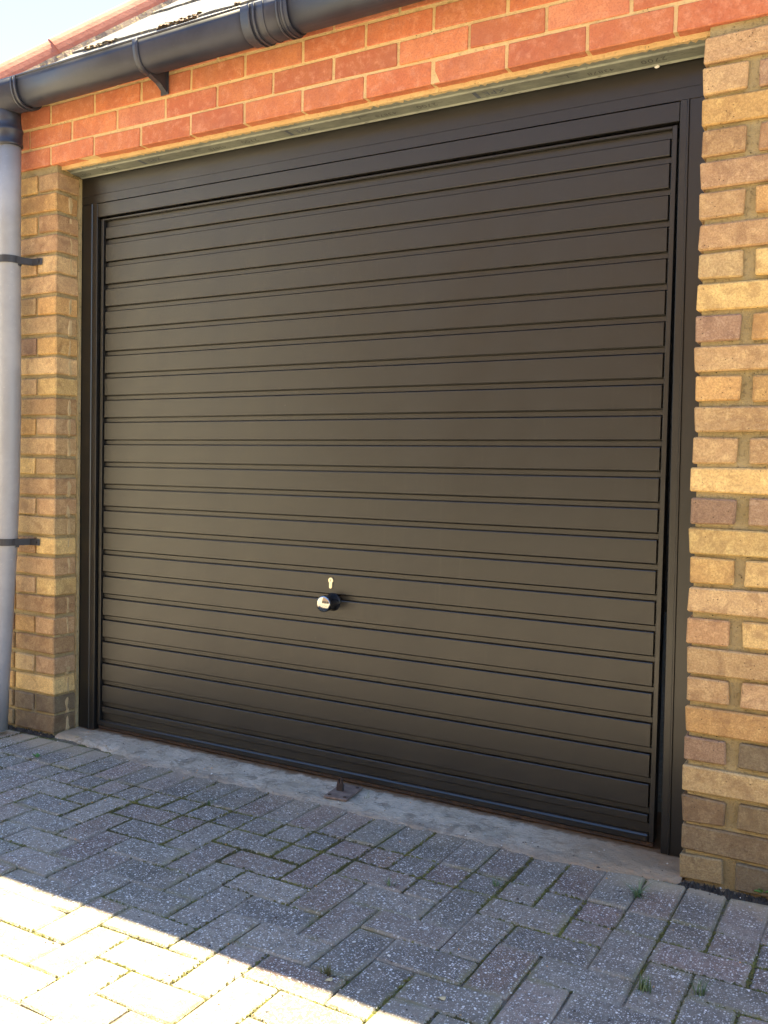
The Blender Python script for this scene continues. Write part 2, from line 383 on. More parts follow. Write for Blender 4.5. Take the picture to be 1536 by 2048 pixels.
PX0, PX1, PY1 = -1.7, 4.4, -3.3
paving = link('paving', pyd('paving', [(PX0, PY1, -0.0052), (PX1, PY1, -0.0052), (PX1, 0.10, -0.0052), (PX0, 0.10, -0.0052)], [(0, 1, 2, 3)]), MAT['sand'])
paving['kind'] = 'structure'; paving['label'] = 'mossy herringbone block paving in front of the garage door'
UX, UY, X0, Y0 = 0.0985, 0.0995, 1.535, -0.338
rects = []
i0, i1 = math.floor((PX0 - X0) / UX), math.ceil((PX1 - X0) / UX)
for i in range(i0, i1):                                   # soldier row, then a row of half blocks
    x = X0 + i * UX
    rects.append((x, x + UX, -0.2335, -0.028)); rects.append((x, x + UX, Y0, -0.2335))
for j in range(0, int((Y0 - PY1) / UY)):
    for i in range(i0, i1):
        s = (i - j) % 4; x = X0 + i * UX; y = Y0 - j * UY
        if s == 0: rects.append((x, x + 2 * UX, y - UY, y))
        elif s == 3: rects.append((x, x + UX, y - 2 * UY, y))
        elif s == 2 and j == 0: rects.append((x, x + UX, y - UY, y))
        elif s == 1 and i == i0: rects.append((x, x + UX, y - UY, y))
def project(p):
    d = Vector(p) - CAMLOC; z = d.dot(F)
    if z < 0.1: return None
    return 768 + 1851.4 * d.dot(R) / z, 1024 - 1851.4 * d.dot(U) / z, z
def inview(rc):
    best = None
    for fx in (0.1, 0.5, 0.9):
        for fy in (0.1, 0.5, 0.9):
            q = project((rc[0] + (rc[1] - rc[0]) * fx, rc[2] + (rc[3] - rc[2]) * fy, 0))
            if q and 0 <= q[0] <= 1536 and 0 <= q[1] <= 2048: best = q[2] if best is None else min(best, q[2])
    return best
vis = sorted([(-(rc[1] - rc[0]) * (rc[3] - rc[2]) / d ** 3, k) for k, rc in enumerate(rects) for d in [inview(rc)] if d])
single = set(k for _, k in vis[:298])
JG = 0.0038
bmeshes = {}
def block_mesh(w_, h_, var):
    key = (round(w_, 3), round(h_, 3), var)
    if key not in bmeshes:
        me = boxmesh('paving_block', w_ - JG, h_ - JG, 0.06, 0.0042, 0.0022, var * 13 + 5); me.materials.append(MAT['block']); bmeshes[key] = me
    return bmeshes[key]
rb = random.Random(3); fv = []; ff = []
for k, rc in enumerate(rects):
    w_, h_ = rc[1] - rc[0], rc[3] - rc[2]; cx, cy = (rc[0] + rc[1]) / 2, (rc[2] + rc[3]) / 2
    dz = rb.uniform(-0.0015, 0.0015) + 0.003 * noise.noise((cx * 1.3, cy * 1.3, 2.0)); rx, ry, rz = rb.gauss(0, 0.008), rb.gauss(0, 0.008), rb.gauss(0, 0.007)
    loc = Vector((cx + rb.gauss(0, 0.0008), cy + rb.gauss(0, 0.0008), dz - 0.0295)); me = block_mesh(w_, h_, rb.randrange(5))
    base = list(rb.choice(BLOCKCOLS)); q = rb.uniform(0.74, 1.22)
    if k in single:
        o = link('paving_block', me, None, paving, loc); o.rotation_euler = (rx, ry, rz)
        o.color = (base[0] * q, base[1] * q, base[2] * q, 1)
    else:
        m = Matrix.Translation(loc) @ Matrix.Rotation(rz, 4, 'Z') @ Matrix.Rotation(rx, 4, 'X') @ Matrix.Rotation(ry, 4, 'Y')
        b = len(fv); fv += [m @ v.co for v in me.vertices]; ff += [tuple(b + i for i in p.vertices) for p in me.polygons]
rest = link('paving_blocks', pyd('paving_blocks', fv, ff), MAT['block_far'], paving); rest['kind'] = 'stuff'

# ragged concrete sill under the door
def sill():
    nx, ny = 520, 44; v = []; f = []
    for i in range(nx + 1):
        x = 0.006 + (2.302 - 0.006) * i / nx
        e = -0.054 + 0.020 * noise.noise((x * 2.2, 1.0, 0)) + 0.016 * noise.noise((x * 9, 4.0, 0)) + 0.012 * noise.noise((x * 27, 7.0, 0)) + 0.006 * noise.noise((x * 80, 3.0, 0))
        e += 0.055 * max(0, 1 - max(0, x - 0.10) / 0.35) + 0.04 * max(0, 1 - (2.30 - x) / 0.22)
        for j in range(ny + 1):
            t = j / ny; y = e + (0.42 - e) * t ** 1.6
            z = 0.0075 + 0.006 * t + 0.0026 * noise.noise((x * 14, y * 30, 3.0)) + 0.0022 * noise.noise((x * 55, y * 70, 5.0)) + 0.0010 * noise.noise((x * 140, y * 160, 9.0))
            z -= 0.0075 * max(0, 1 - (y - e) / 0.035) ** 2
            if j == 0: z = -0.006
            v.append((x, y, z))
    for i in range(nx):
        for j in range(ny):
            a = i * (ny + 1) + j; f.append((a, a + ny + 1, a + ny + 2, a + 1))
    return pyd('concrete_sill', v, f, True)
o = link('concrete_sill', sill(), MAT['concrete']); o['kind'] = 'structure'; o['label'] = 'rough grey concrete sill under the garage door'

# ------------------------------------------------------------------ the garage building
LZ = 2.10
G = thing('brick_garage', 'brick garage with yellow brick piers, red brick band over the door and slate roof', 'garage')
def rightlean(z): return 2.2935 - 0.0105 * (z / 2.1) ** 1.0 + 0.0035
brk = {}
def brick_mesh(kind, w_, d_, h_, var, bev, jit):
    key = (kind, round(w_, 3), round(d_, 3), round(h_, 3), var)
    if key not in brk:
        me = boxmesh('brick', w_, d_, h_, bev, jit, hash(key) % 9973 if False else int(w_ * 1000) * 7 + var * 31 + int(d_ * 100)); me.materials.append(MAT[kind]); brk[key] = me
    return brk[key]
YC = [((0.50, 0.300, 0.115), 3), ((0.52, 0.345, 0.165), 3), ((0.46, 0.290, 0.140), 3), ((0.47, 0.295, 0.150), 2), ((0.58, 0.390, 0.155), 2), ((0.41, 0.250, 0.120), 2), ((0.34, 0.210, 0.125), 1)]
RC = [((0.53, 0.180, 0.078), 3), ((0.56, 0.205, 0.092), 3), ((0.48, 0.160, 0.078), 2), ((0.55, 0.225, 0.118), 2)]
rk = random.Random(11)
def pick(pal): return rk.choices([p[0] for p in pal], [p[1] for p in pal])[0]
def brick(par, kind, x0, x1, z0, z1, depth=0.102, y0=0.0, col=None, bev=0.004, jit=0.0018):
    w_, h_ = x1 - x0, z1 - z0
    me = brick_mesh(kind, w_, depth, h_, rk.randrange(6), bev, jit)
    o = link('brick', me, None, par, ((x0 + x1) / 2, y0 + depth / 2 + rk.uniform(-0.0012, 0.0018), (z0 + z1) / 2))
    o.rotation_euler = (rk.gauss(0, 0.006), rk.gauss(0, 0.004), rk.gauss(0, 0.006))
    c = col or pick(YC if kind == 'ybrick' else RC); q = rk.uniform(0.84, 1.14)
    o.color = (c[0] * q, c[1] * q * rk.uniform(0.97, 1.03), c[2] * q, 1); return o

# mortar cores
XL = -0.33; XR = 3.62
def core(name, x0, x1, y0, y1, z0, z1, mat, label=None):
    nx, nz = max(2, int((x1 - x0) / 0.02)), max(2, int((z1 - z0) / 0.02)); nx = min(nx, 110)
    bm = bmesh.new(); bmesh.ops.create_cube(bm, size=1.0)
    for v in bm.verts: v.co = Vector(((v.co.x + 0.5) * (x1 - x0) + x0, (v.co.y + 0.5) * (y1 - y0) + y0, (v.co.z + 0.5) * (z1 - z0) + z0))
    me = bpy.data.meshes.new(name); bm.to_mesh(me); bm.free()
    o = link(name, me, mat, G)
    if label: o['label'] = label
    return o
pl = core('brick_pier', XL + 0.008, -0.008, 0.0105, 0.34, -0.1, LZ + 0.0235, MAT['ymortar'], 'narrow yellow brick pier beside the downpipe')
# right pier core leans with the opening
def rcore():
    v = []
    for z in (-0.1, LZ + 0.0235):
        x = rightlean(z) + 0.010
        v += [(x, 0.0135, z), (XR - 0.006, 0.0135, z), (XR - 0.006, 0.34, z), (x, 0.34, z)]
    return pyd('brick_pier', v, [(3, 2, 1, 0), (4, 5, 6, 7), (0, 1, 5, 4), (1, 2, 6, 5), (2, 3, 7, 6), (3, 0, 4, 7)])
prr = link('brick_pier', rcore(), MAT['ymortar'], G); prr['label'] = 'yellow brick pier right of the door with wide worn joints'
PITCH = 0.075
for k in range(29):
    zt = LZ - PITCH * k - 0.0045 + rk.uniform(-0.0015, 0.0015); zb = zt - 0.0635 + rk.uniform(-0.0015, 0.0015); zm = (zt + zb) / 2
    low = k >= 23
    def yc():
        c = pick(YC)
        if low and rk.random() < (0.75 if k < 25 else 1.0): c = rk.choice([(0.27, 0.185, 0.095), (0.23, 0.155, 0.085), (0.19, 0.14, 0.08), (0.21, 0.155, 0.075)])  # lowest courses browner: damp staining, plus ground-level shade painted into the brick colours
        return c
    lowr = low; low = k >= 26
    # left pier: alternate halves and stretchers
    e = rk.uniform(-0.003, 0.002)
    if k % 2 == 0:
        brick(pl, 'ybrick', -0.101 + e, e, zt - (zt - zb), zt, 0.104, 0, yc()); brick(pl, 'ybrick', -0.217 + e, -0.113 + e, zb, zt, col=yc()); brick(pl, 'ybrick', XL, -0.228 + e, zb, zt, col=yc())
    else:
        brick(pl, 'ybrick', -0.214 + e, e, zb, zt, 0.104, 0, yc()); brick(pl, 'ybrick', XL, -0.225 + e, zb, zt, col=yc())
    # right pier
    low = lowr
    x = rightlean(zm) + rk.uniform(-0.003, 0.003)
    if k % 2 == 0: ws = [0.215] * 7; gaps = [0.012] * 7
    else: ws = [0.103] + [0.215] * 6; gaps = [0.029] + [0.012] * 6
    if k == 25: pass
    for n_, (w_, g_) in enumerate(zip(ws, gaps)):
        x1_ = min(x + w_ + rk.uniform(-0.002, 0.002), XR)
        if x1_ - x < 0.05: break
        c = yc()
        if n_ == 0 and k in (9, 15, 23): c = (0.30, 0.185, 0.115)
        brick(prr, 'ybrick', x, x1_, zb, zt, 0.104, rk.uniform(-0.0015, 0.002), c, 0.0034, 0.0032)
        x = x1_ + g_
# red band
RB0 = LZ + 0.0235
rw = core('red_brick_wall', XL + 0.004, XR - 0.004, 0.0035, 0.22, RB0 + 0.002, 2.44, MAT['rmortar'], 'red brick band with pale sand joints over the door')
bed = link('mortar_bed', None or (lambda: (
    pyd('mortar_bed', *(lambda nx: (
        [(XL + 0.004 + (XR - XL - 0.008) * i / nx, 0.0310 + 0.0030 * noise.noise((i * 0.31, 0, 0)) + 0.003 * noise.noise((i * 1.7, 2, 0)) + (0.10 if q > 1 else 0), (LZ + 0.0105 + 0.0016 * noise.noise((i * 0.9, 5, 0))) if q in (0, 3) else RB0 + 0.004)
         for i in range(nx + 1) for q in range(4)],
        [(i * 4 + a, i * 4 + (a + 1) % 4, (i + 1) * 4 + (a + 1) % 4, (i + 1) * 4 + a) for i in range(nx) for a in range(4)]))(420))))(), MAT['rmortar'], rw)
for c in range(4):
    z0 = RB0 + PITCH * c; z1 = z0 + 0.065
    x = -0.035 - 0.225 * 3 + (0.1125 if c % 2 else 0) + 0.005
    while x < XR - 0.02:
        xa, xb = max(x, XL), min(x + 0.215, XR)
        if xb - xa > 0.03:
            brick(rw, 'rbrick', xa, xb, z0 + rk.uniform(-0.001, 0.001), z1 + rk.uniform(-0.001, 0.001), 0.102, rk.uniform(-0.0015, 0.001), None, 0.0022, 0.0012)
        x += 0.225
# plain hidden walls closing the garage
for nm, a in (('side_wall', (XL + 0.01, XL + 0.16, 0.35, 5.0, -0.1, 2.44)), ('side_wall', (XR - 0.16, XR - 0.006, 0.345, 5.0, -0.1, 2.44)), ('rear_wall', (XL + 0.01, XR - 0.006, 5.002, 5.16, -0.1, 2.44))):
    boxat(nm, *a, MAT['farbrick'], G)

# steel lintel: folded plate with stencilled marks
def lint():
    pr = [(0.034, LZ + 0.021), (0.034, LZ + 0.0118), (0.058, LZ + 0.0085), (0.0605, LZ + 0.0038), (0.110, LZ + 0.0030), (0.1125, LZ - 0.002), (0.1150, LZ - 0.0015), (0.1150, LZ + 0.021)]
    return pr
lp = lint()
lintel = extrude('lintel', lp, lambda a, b: Vector((0.004, a, b)), lambda a, b: Vector((2.287, a, b)), MAT['steel'], G)
lintel['label'] = 'galvanised steel lintel with upside down stencilled numbers'
def stencil(txt, x, y, size, mat):
    cu = bpy.data.curves.new('stencil_text', 'FONT'); cu.body = txt; cu.size = size; cu.align_x = 'CENTER'; cu.align_y = 'CENTER'; cu.space_character = 1.15
    ob = bpy.data.objects.new('stencil_text', cu); C.objects.link(ob); ob.rotation_euler = (math.pi, 0, math.pi); ob.location = (x, y, LZ + 0.0027)
    bpy.context.view_layer.update(); dg = bpy.context.evaluated_depsgraph_get()
    me = bpy.data.meshes.new_from_object(ob.evaluated_get(dg)); mw = ob.matrix_world.copy(); bpy.data.objects.remove(ob)
    o2 = link('stencil_text', me, mat, lintel); me.materials.clear(); me.materials.append(mat); o2.matrix_world = mw; return o2
for b in (2.143, 1.480, 0.823, 0.184):
    stencil('2700', b, 0.084, 0.030, MAT['stencil'])
    stencil('43878', b - 0.142, 0.090, 0.026, MAT['stencil'])
    if b < 2.1:
        bx = b + 0.155
        pyd_ = pyd('stencil_block', [(bx, 0.062, LZ + 0.0027), (bx + 0.012, 0.062, LZ + 0.0027), (bx + 0.012, 0.104, LZ + 0.0027), (bx, 0.104, LZ + 0.0027)], [(0, 1, 2, 3)])
        link('stencil_block', pyd_, MAT['stencil_blue'], lintel)
        stencil('XPE', bx + 0.062, 0.082, 0.036, MAT['stencil_blue'])
    pyd_ = pyd('stencil_line', [(b - 0.262, 0.068, LZ + 0.0027), (b - 0.20, 0.068, LZ + 0.0027), (b - 0.20, 0.071, LZ + 0.0027), (b - 0.228, 0.071, LZ + 0.0027), (b - 0.228, 0.088, LZ + 0.0027), (b - 0.231, 0.088, LZ + 0.0027), (b - 0.231, 0.071, LZ + 0.0027), (b - 0.262, 0.071, LZ + 0.0027)], [tuple(range(8))])
    link('stencil_line', pyd_, MAT['stencil'], lintel)
bm = bmesh.new(); bmesh.ops.create_icosphere(bm, subdivisions=2, radius=0.006); me = bpy.data.meshes.new('paint_blob'); bm.to_mesh(me); bm.free()
o = link('paint_blob', me, MAT['white'], lintel, (2.145, 0.113, LZ - 0.003)); o.scale = (1.2, 0.7, 0.7)

# old mortar line on the left reveal where a former frame stood
def smear(z0, z1, sd):
    v = []; f = []; n = 8; q0 = noise.noise((sd * 3.3, 0, 0))
    for i in range(n + 1):
        z = z0 + (z1 - z0) * i / n
        a = 0.058 + 0.006 * q0 + 0.006 * noise.noise((z * 30, 0, sd)); b = 0.075 + 0.010 * noise.noise((sd * 1.7, 3, 0)) + 0.007 * noise.noise((z * 45, 5, sd))
        if i in (0, n): a += 0.004; b -= 0.004
        v += [(-0.006, a, z), (0.0014 + 0.0010 * noise.noise((z * 60, 9, 0)), a + 0.004, z), (0.0012, b - 0.003, z), (-0.006, b, z)]
        if i: k = (i - 1) * 4; f += [(k + q, k + q + 1, k + q + 5, k + q + 4) for q in range(3)]
    return pyd('mortar_smear', v, f)
for k in range(28):
    if k % 9 == 5: continue
    zt = LZ - PITCH * k - 0.006 - 0.02 * abs(noise.noise((k * 2.1, 0, 0))); link('mortar_smear', smear(zt - 0.060, zt, k + 0.5), MAT['smear'], pl)
# mortar fillets against the frame
boxat('mortar_line', -0.012, 0.0045, 0.104, 0.1165, 0.01, 2.098, MAT['ymortar'], pl)

# roof: deck, slates, hip tiles
PT = math.radians(42.7); TA = math.tan(PT); EY, EZ, EX = -0.10, 2.37, -0.40
RY = 2.55; RZ = EZ + TA * (RY - EY); HX = EX + (RY - EY); RXR = XR + 0.06
dv = [(EX, EY, EZ - 0.012), (RXR, EY, EZ - 0.012), (RXR, RY, RZ - 0.012), (HX, RY, RZ - 0.012), (EX, 2 * RY - EY, EZ - 0.012), (RXR, 2 * RY - EY, EZ - 0.012)]
dv2 = [(x, y, z - 0.02) for x, y, z in dv]
df = [(0, 1, 2, 3), (0, 3, 4), (4, 3, 2, 5)]
roof = link('roof', pyd('roof', dv + dv2, df + [tuple(6 + i for i in reversed(q)) for q in df] + [(0, 6, 7, 1), (0, 4, 10, 6), (4, 5, 11, 10), (1, 7, 8, 2), (2, 8, 11, 5)]), MAT['roofdeck'], G)
boxat('gable_wall', XR - 0.15, XR - 0.006, 0.3, 4.7, 2.445, 2.55, MAT['farbrick'], G)
def rp(x, s, h=0.0): return Vector((x, EY + s * math.cos(PT) - h * math.sin(PT), EZ + s * math.sin(PT) + h * math.cos(PT)))
rs = random.Random(5)
def slate(x0, x1, s0, s1, hip=True):
    n = 14; lo = []; 
    for i in range(n + 1):
        x = x0 + (x1 - x0) * i / n
        lo.append((x, s0 + 0.006 * noise.noise((x * 22, s0 * 9, 1)) + 0.004 * noise.noise((x * 70, s0 * 9, 4))))
    v = []; 
    for (x, s) in lo:
        for (ss, h) in ((s, 0.012), (s1, 0.004), (s1, -0.004), (s, 0.0005)):
            xx = x
            if hip: xx = max(x, EX + ss * math.cos(PT) + 0.06)
            v.append(rp(xx, ss, h + (0.0025 * noise.noise((x * 9, ss * 9, 7)))))
    f = []
    for i in range(n):
        a = i * 4; b = a + 4
        f += [(a + q, b + q, b + (q + 1) % 4, a + (q + 1) % 4) for q in range(4)]
    f += [(0, 1, 2, 3), (n * 4 + 3, n * 4 + 2, n * 4 + 1, n * 4)]
    me = pyd('slate', v, f); bm = bmesh.new(); bm.from_mesh(me); bmesh.ops.recalc_face_normals(bm, faces=bm.faces[:]); bm.to_mesh(me); bm.free()
    return link('slate', me, MAT['slate'], roof)
rows = [(0.025, 0.34, 0.0), (0.285, 0.62, 0.15), (0.565, 0.90, 0.0), (0.845, 1.18, 0.15), (1.125, 1.46, 0)]
for r_, (s0, s1, o_) in enumerate(rows):
    x = EX + o_ - 0.3
    while x < 2.6 - 0.3 * r_ * 0:
        left = EX + s0 * math.cos(PT)
        if x + 0.297 > left + 0.07: slate(x, x + 0.297, s0, s1)
        x += 0.30
# moss along slate edges
def blob(v, f, c, r, hgt, rnd):
    b = len(v); k = 6; a0 = rnd.uniform(0, 6.28)
    for q in range(k):
        t = a0 + 6.283 * q / k; rr = r * rnd.uniform(0.75, 1.25); v.append((c[0] + rr * math.cos(t), c[1] + rr * math.sin(t), c[2]))
    v.append((c[0] + rnd.uniform(-.3, .3) * r, c[1] + rnd.uniform(-.3, .3) * r, c[2] + hgt))
    f += [(b + q, b + (q + 1) % k, b + k) for q in range(k)]
mv, mf = [], []
for s0, xs in ((0.285, 1.3), (0.565, 1.6), (0.03, 1.4)):
    for _ in range(420):
        x = rs.uniform(EX + s0, xs)
        if noise.noise((x * 5, s0 * 3, 0)) + 0.35 * noise.noise((x * 23, s0, 4)) > (0.02 if s0 > 0.1 else 0.25):
            p = rp(x, s0 + rs.uniform(-0.012, 0.022), rs.uniform(0.004, 0.012)); blob(mv, mf, p, rs.uniform(0.006, 0.014), rs.uniform(0.004, 0.012), rs)
o = link('roof_moss', pyd('roof_moss', mv, mf), MAT['bedding'], roof); o['kind'] = 'stuff'
# clay hip tiles on lumpy bedding
hd = Vector((1, 1, TA)); hl = hd.length; hdn = hd / hl; side = Vector((1, -1, 0)).normalized(); hup = side.cross(hdn).normalized()
if hup.z < 0: hup = -hup
for i in range(7):
    t0, t1 = -0.03 + 0.27 * i, -0.03 + 0.27 * (i + 1) + 0.02; n = 14; v = []
    base = Vector((EX, EY, EZ))
    for t, rr in ((t0, 0.1015), (t1, 0.0975)):
        for rad in (rr, rr - 0.014):
            for k in range(n + 1):
                a = math.pi * k / n
                v.append(base + hd * t + side * (rad * math.cos(a)) + hup * (rad * 1.02 * math.sin(a) - 0.036))
    m1 = n + 1; f = []
    for k in range(n):
        f += [(k, k + 1, 2 * m1 + k + 1, 2 * m1 + k), (m1 + k + 1, m1 + k, 3 * m1 + k, 3 * m1 + k + 1), (k + 1, k, m1 + k, m1 + k + 1), (2 * m1 + k, 2 * m1 + k + 1, 3 * m1 + k + 1, 3 * m1 + k)]
    f += [(0, 2 * m1, 3 * m1, m1), (n, m1 + n, 3 * m1 + n, 2 * m1 + n)]
    ht = link('hip_tile', pyd('hip_tile', v, f), MAT['clay'], roof)
v = []; f = []; n = 90
for i in range(n + 1):
    t = -0.04 + 1.86 * i / n; c = Vector((EX, EY, EZ)) + hd * t
    e = 0.128 + 0.012 * noise.noise((t * 14, 0, 0)) + 0.010 * noise.noise((t * 50, 3, 0))
    v += [c + side * e - Vector((0, 0, TA * e * 0.7071 * 0)) + hup * (-0.088 - 0.004), c + side * (0.104 + 0.006 * noise.noise((t * 40, 8, 0))) + hup * -0.030, c - side * 0.104 + hup * -0.030, c - side * e + hup * -0.092]
    if i: k = (i - 1) * 4; f += [(k + q, k + q + 1, k + q + 5, k + q + 4) for q in range(3)]
link('hip_bedding', pyd('hip_bedding', v, f), MAT['bedding'], roof)

# ------------------------------------------------------------------ gutter
GY, GW, GTOP, GDEP = -0.078, 0.058, 2.398, 0.086
gut = thing('gutter', 'black plastic gutter along the slate eaves with union and bracket', 'gutter', (0, GY, GTOP))
def gprof(gr=0.0, n=18, thick=0.004):
    out = []; inn = []
    for k in range(n + 1):
        a = math.pi * k / n; c, s = math.cos(a), math.sin(a)
        ex = 0.75
        out.append((-(GW + gr) * math.copysign(abs(c) ** ex, c), -(GDEP + gr) * s ** 0.8)); inn.append((-(GW + gr - thick) * math.copysign(abs(c) ** ex, c), -(GDEP + gr - thick) * s ** 0.8))
    return out + inn[::-1]
def gut_piece(name, x0, x1, gr, parent=gut, dz=0.0):
    return extrude(name, gprof(gr), lambda a, b: Vector((x0, a, b + dz)), lambda a, b: Vector((x1, a, b + dz)), MAT['gutter'], parent, smooth=True)
gut_piece('channel', -0.43, 1.03, 0.0); gut_piece('channel', 1.032, XR + 0.06, 0.0)
un = gut_piece('union', 0.955, 1.125, 0.0045)
for x in (0.985, 1.003, 1.088, 1.106): gut_piece('ridge', x, x + 0.007, 0.0085, un)
gut_piece('ridge', 1.037, 1.042, 0.0065, un)
# front lip bead
for a, b in ((-0.43, 0.955), (1.125, XR + 0.06)):
    v, f = tube([(Vector((a, -GW - 0.001, 0.001)), 0.0038), (Vector((b, -GW - 0.001, 0.001)), 0.0038)], 0, 10); link('lip', pyd('lip', v, f, True), MAT['gutter'], gut)
# outlet at the left end
ol = gut_piece('outlet', -0.43, -0.055, 0.0045)
for x in (-0.078, -0.060): gut_piece('ridge', x, x + 0.008, 0.0085, ol)
boxat('end_cap', -0.437, -0.43, GY - GW - 0.005, GY + GW + 0.005, GTOP - GDEP - 0.004, GTOP + 0.002, MAT['gutter'], gut, 0.002, (0, GY, GTOP))
# bracket: strap round the gutter and a triangular arm to the wall
def bracket(x):
    o1 = gut_piece('bracket', x, x + 0.022, 0.0065)
    pr = [(0.077, -0.012), (-0.030, -0.078), (0.0, -0.094), (0.040, -0.104), (0.077, -0.128)]
    arm = extrude('arm', pr, lambda a, b: Vector((x + 0.004, a, b)), lambda a, b: Vector((x + 0.024, a, b)), MAT['gutter'], o1)
    bk = boxmesh('back_plate', 0.034, 0.005, 0.13, 0.001); link('back_plate', bk, MAT['gutter'], o1, (x + 0.012, 0.0745, -0.065))
for x in (0.515, 2.75): bracket(x)
gut.rotation_euler = (0, -0.011, 0)

# ------------------------------------------------------------------ downpipe
PXc, PYc = -0.176, -0.064
dp = thing('downpipe', 'weathered grey round downpipe beside the left brick pier', 'downpipe', (PXc, PYc, 0.0))
V3 = Vector
pp = [(V3((0.0, 0.0, 2.21)), 0.0395), (V3((0.0, 0, 1.9)), 0.0395), (V3((0.004, 0, 1.5)), 0.0395), (V3((0.006, 0, 1.2)), 0.0395), (V3((0.003, -0.002, 0.95)), 0.0395), (V3((-0.004, -0.006, 0.7)), 0.0395), (V3((-0.014, -0.014, 0.45)), 0.0395), (V3((-0.022, -0.022, 0.22)), 0.0395), (V3((-0.027, -0.028, 0.015)), 0.0395)]
v, f = tube(pp, 0, 28); pipe = link('pipe', pyd('pipe', v, f, True), MAT['pipe'], dp)
v, f = tube([(V3((0, 0, 2.19)), 0.0445), (V3((0, 0, 2.193)), 0.0465), (V3((0, 0, 2.20)), 0.0465), (V3((0, 0, 2.203)), 0.0445), (V3((0, 0, 2.24)), 0.0445), (V3((0, 0, 2.243)), 0.0465), (V3((0, 0, 2.252)), 0.0465), (V3((0, 0, 2.256)), 0.0425), (V3((0, -0.003, 2.285)), 0.041), (V3((0, -0.010, 2.36)), 0.047)], 0, 28)
sock = link('socket', pyd('socket', v, f, True), MAT['gutter'], dp)
def clip(z, dx, dy):
    v, f = tube([(V3((dx, dy, z - 0.013)), 0.0425), (V3((dx, dy, z + 0.013)), 0.0425)], 0, 28)
    c = link('clip', pyd('clip', v, f), MAT['clip'], dp)
    prof = [(0.034, -0.010), (0.040, -0.010), (0.058, 0.052), (0.098, 0.054), (0.104, 0.060), (0.050, 0.063), (0.030, 0.012)]
    arm = extrude('arm', prof, lambda a, b: V3((a + dx, b, z - 0.0125)), lambda a, b: V3((a + dx, b, z + 0.0115)), MAT['clip'], c)
    v, f = tube([(V3((0.092 + dx, 0.048, z)), 0.0055), (V3((0.092 + dx, 0.053, z)), 0.0055)], 0, 10); link('screw', pyd('screw', v, f), MAT['clip'], c)
    v, f = tube([(V3((0.036 + dx, 0.012, z - 0.020)), 0.008), (V3((0.036 + dx, 0.012, z - 0.008)), 0.008)], 0, 12); link('boss', pyd('boss', v, f), MAT['clip'], c)
clip(1.775, 0.002, 0.0); clip(0.728, -0.003, -0.0055)

# ------------------------------------------------------------------ garage door
D = thing('garage_door', 'black up-and-over garage door with wide horizontal ribs and lock handle', 'garage door', (1.14, 0.13, 0.0))
OX = (1.14, 0.13, 0.0)
def dbox(name, x0, x1, y0, y1, z0, z1, mat='frame', par=None, bev=0.0012):
    return boxat(name, x0, x1, y0, y1, z0, z1, MAT[mat], par or D, bev, OX if par is None else OX)
def dext(name, prof, a0, a1, mat='frame'):                       # vertical posts: profile (x,y) with x shift bottom/top
    zb, xb = a0; zt, xt = a1
    return extrude(name, prof, lambda a, b: V3((a + xb - OX[0], b - OX[1], zb)), lambda a, b: V3((a + xt - OX[0], b - OX[1], zt)), MAT[mat], D)
# posts
dext('post', [(0.003, 0.119), (0.050, 0.119), (0.052, 0.1145), (0.058, 0.1145), (0.060, 0.1175), (0.083, 0.1175), (0.0845, 0.119), (0.0845, 0.20), (0.003, 0.20)], (0.012, 0.002), (2.0, 0))
dext('post', [(2.2065, 0.119), (2.208, 0.1175), (2.2245, 0.1175), (2.2265, 0.1145), (2.2300, 0.1145), (2.232, 0.1185), (2.300, 0.1185), (2.300, 0.20), (2.2065, 0.20)], (0.012, 0.0145), (2.0, 0))
# header fascia (folded) and head rail
extrude('header', [(0.1165, 2.0005), (0.1165, 2.0305), (0.1185, 2.0325), (0.1185, 2.1035), (0.20, 2.1035), (0.20, 2.0005)], lambda a, b: V3((0.003 - OX[0], a - OX[1], b)), lambda a, b: V3((2.30 - OX[0], a - OX[1], b)), MAT['frame'], D)
dbox('head_rail', 0.0855, 2.206, 0.1185, 0.20, 1.9485, 1.9985)
# leaf: backing sheet, stiles, rails
leaf = dbox('leaf', 0.098, 2.194, 0.1540, 0.1600, 0.036, 1.941, 'door', None, 0)
dbox('stile', 0.0930, 0.1060, 0.1290, 0.165, 0.0305, 1.9435); dbox('stile', 2.1860, 2.1995, 0.1290, 0.165, 0.0305, 1.9435)
dbox('rail', 0.1062, 2.1858, 0.1300, 0.165, 1.9365, 1.9433); 
br = dbox('rail', 0.1062, 2.1858, 0.1265, 0.165, 0.0280, 0.0500, 'frame', None, 0.004)
dbox('seal', 0.095, 2.198, 0.133, 0.160, 0.016, 0.0278, 'rust', None, 0.002)
# pressed ribs with the narrow recessed strips between them; 2.6 mm seams stay open between the two
SEAM = 0.0026
def swept(name, sec, zc, x0, x1):
    o = extrude(name, [(a, b - zc) for a, b in sec], lambda a, b: V3((x0 - OX[0], a - OX[1], b)), lambda a, b: V3((x1 - OX[0], a - OX[1], b)), MAT['door'], D)
    o.location = (0, 0, zc); return o
def rib(zt, zb):
    d = 0.0095; yb = 0.1440
    sec = [(0.1545, zb + 0.0025), (yb, zb + 0.0018), (yb - d + 0.0012, zb), (yb - d, zb + 0.0016), (yb - d, zt - 0.0016), (yb - d + 0.0012, zt), (yb, zt - 0.0010), (0.1545, zt - 0.0018)]
    return swept('rib', sec, (zt + zb) / 2, 0.1125, 2.1795)
def strip(zt, zb):
    y = 0.1440; zt -= SEAM; zb += SEAM
    return swept('groove_strip', [(0.1545, zb), (y + 0.0006, zb), (y, zb + 0.0008), (y, zt - 0.0008), (y + 0.0006, zt), (0.1545, zt)], (zt + zb) / 2, 0.1068, 2.1852)
P0 = 2.1 - 0.2515
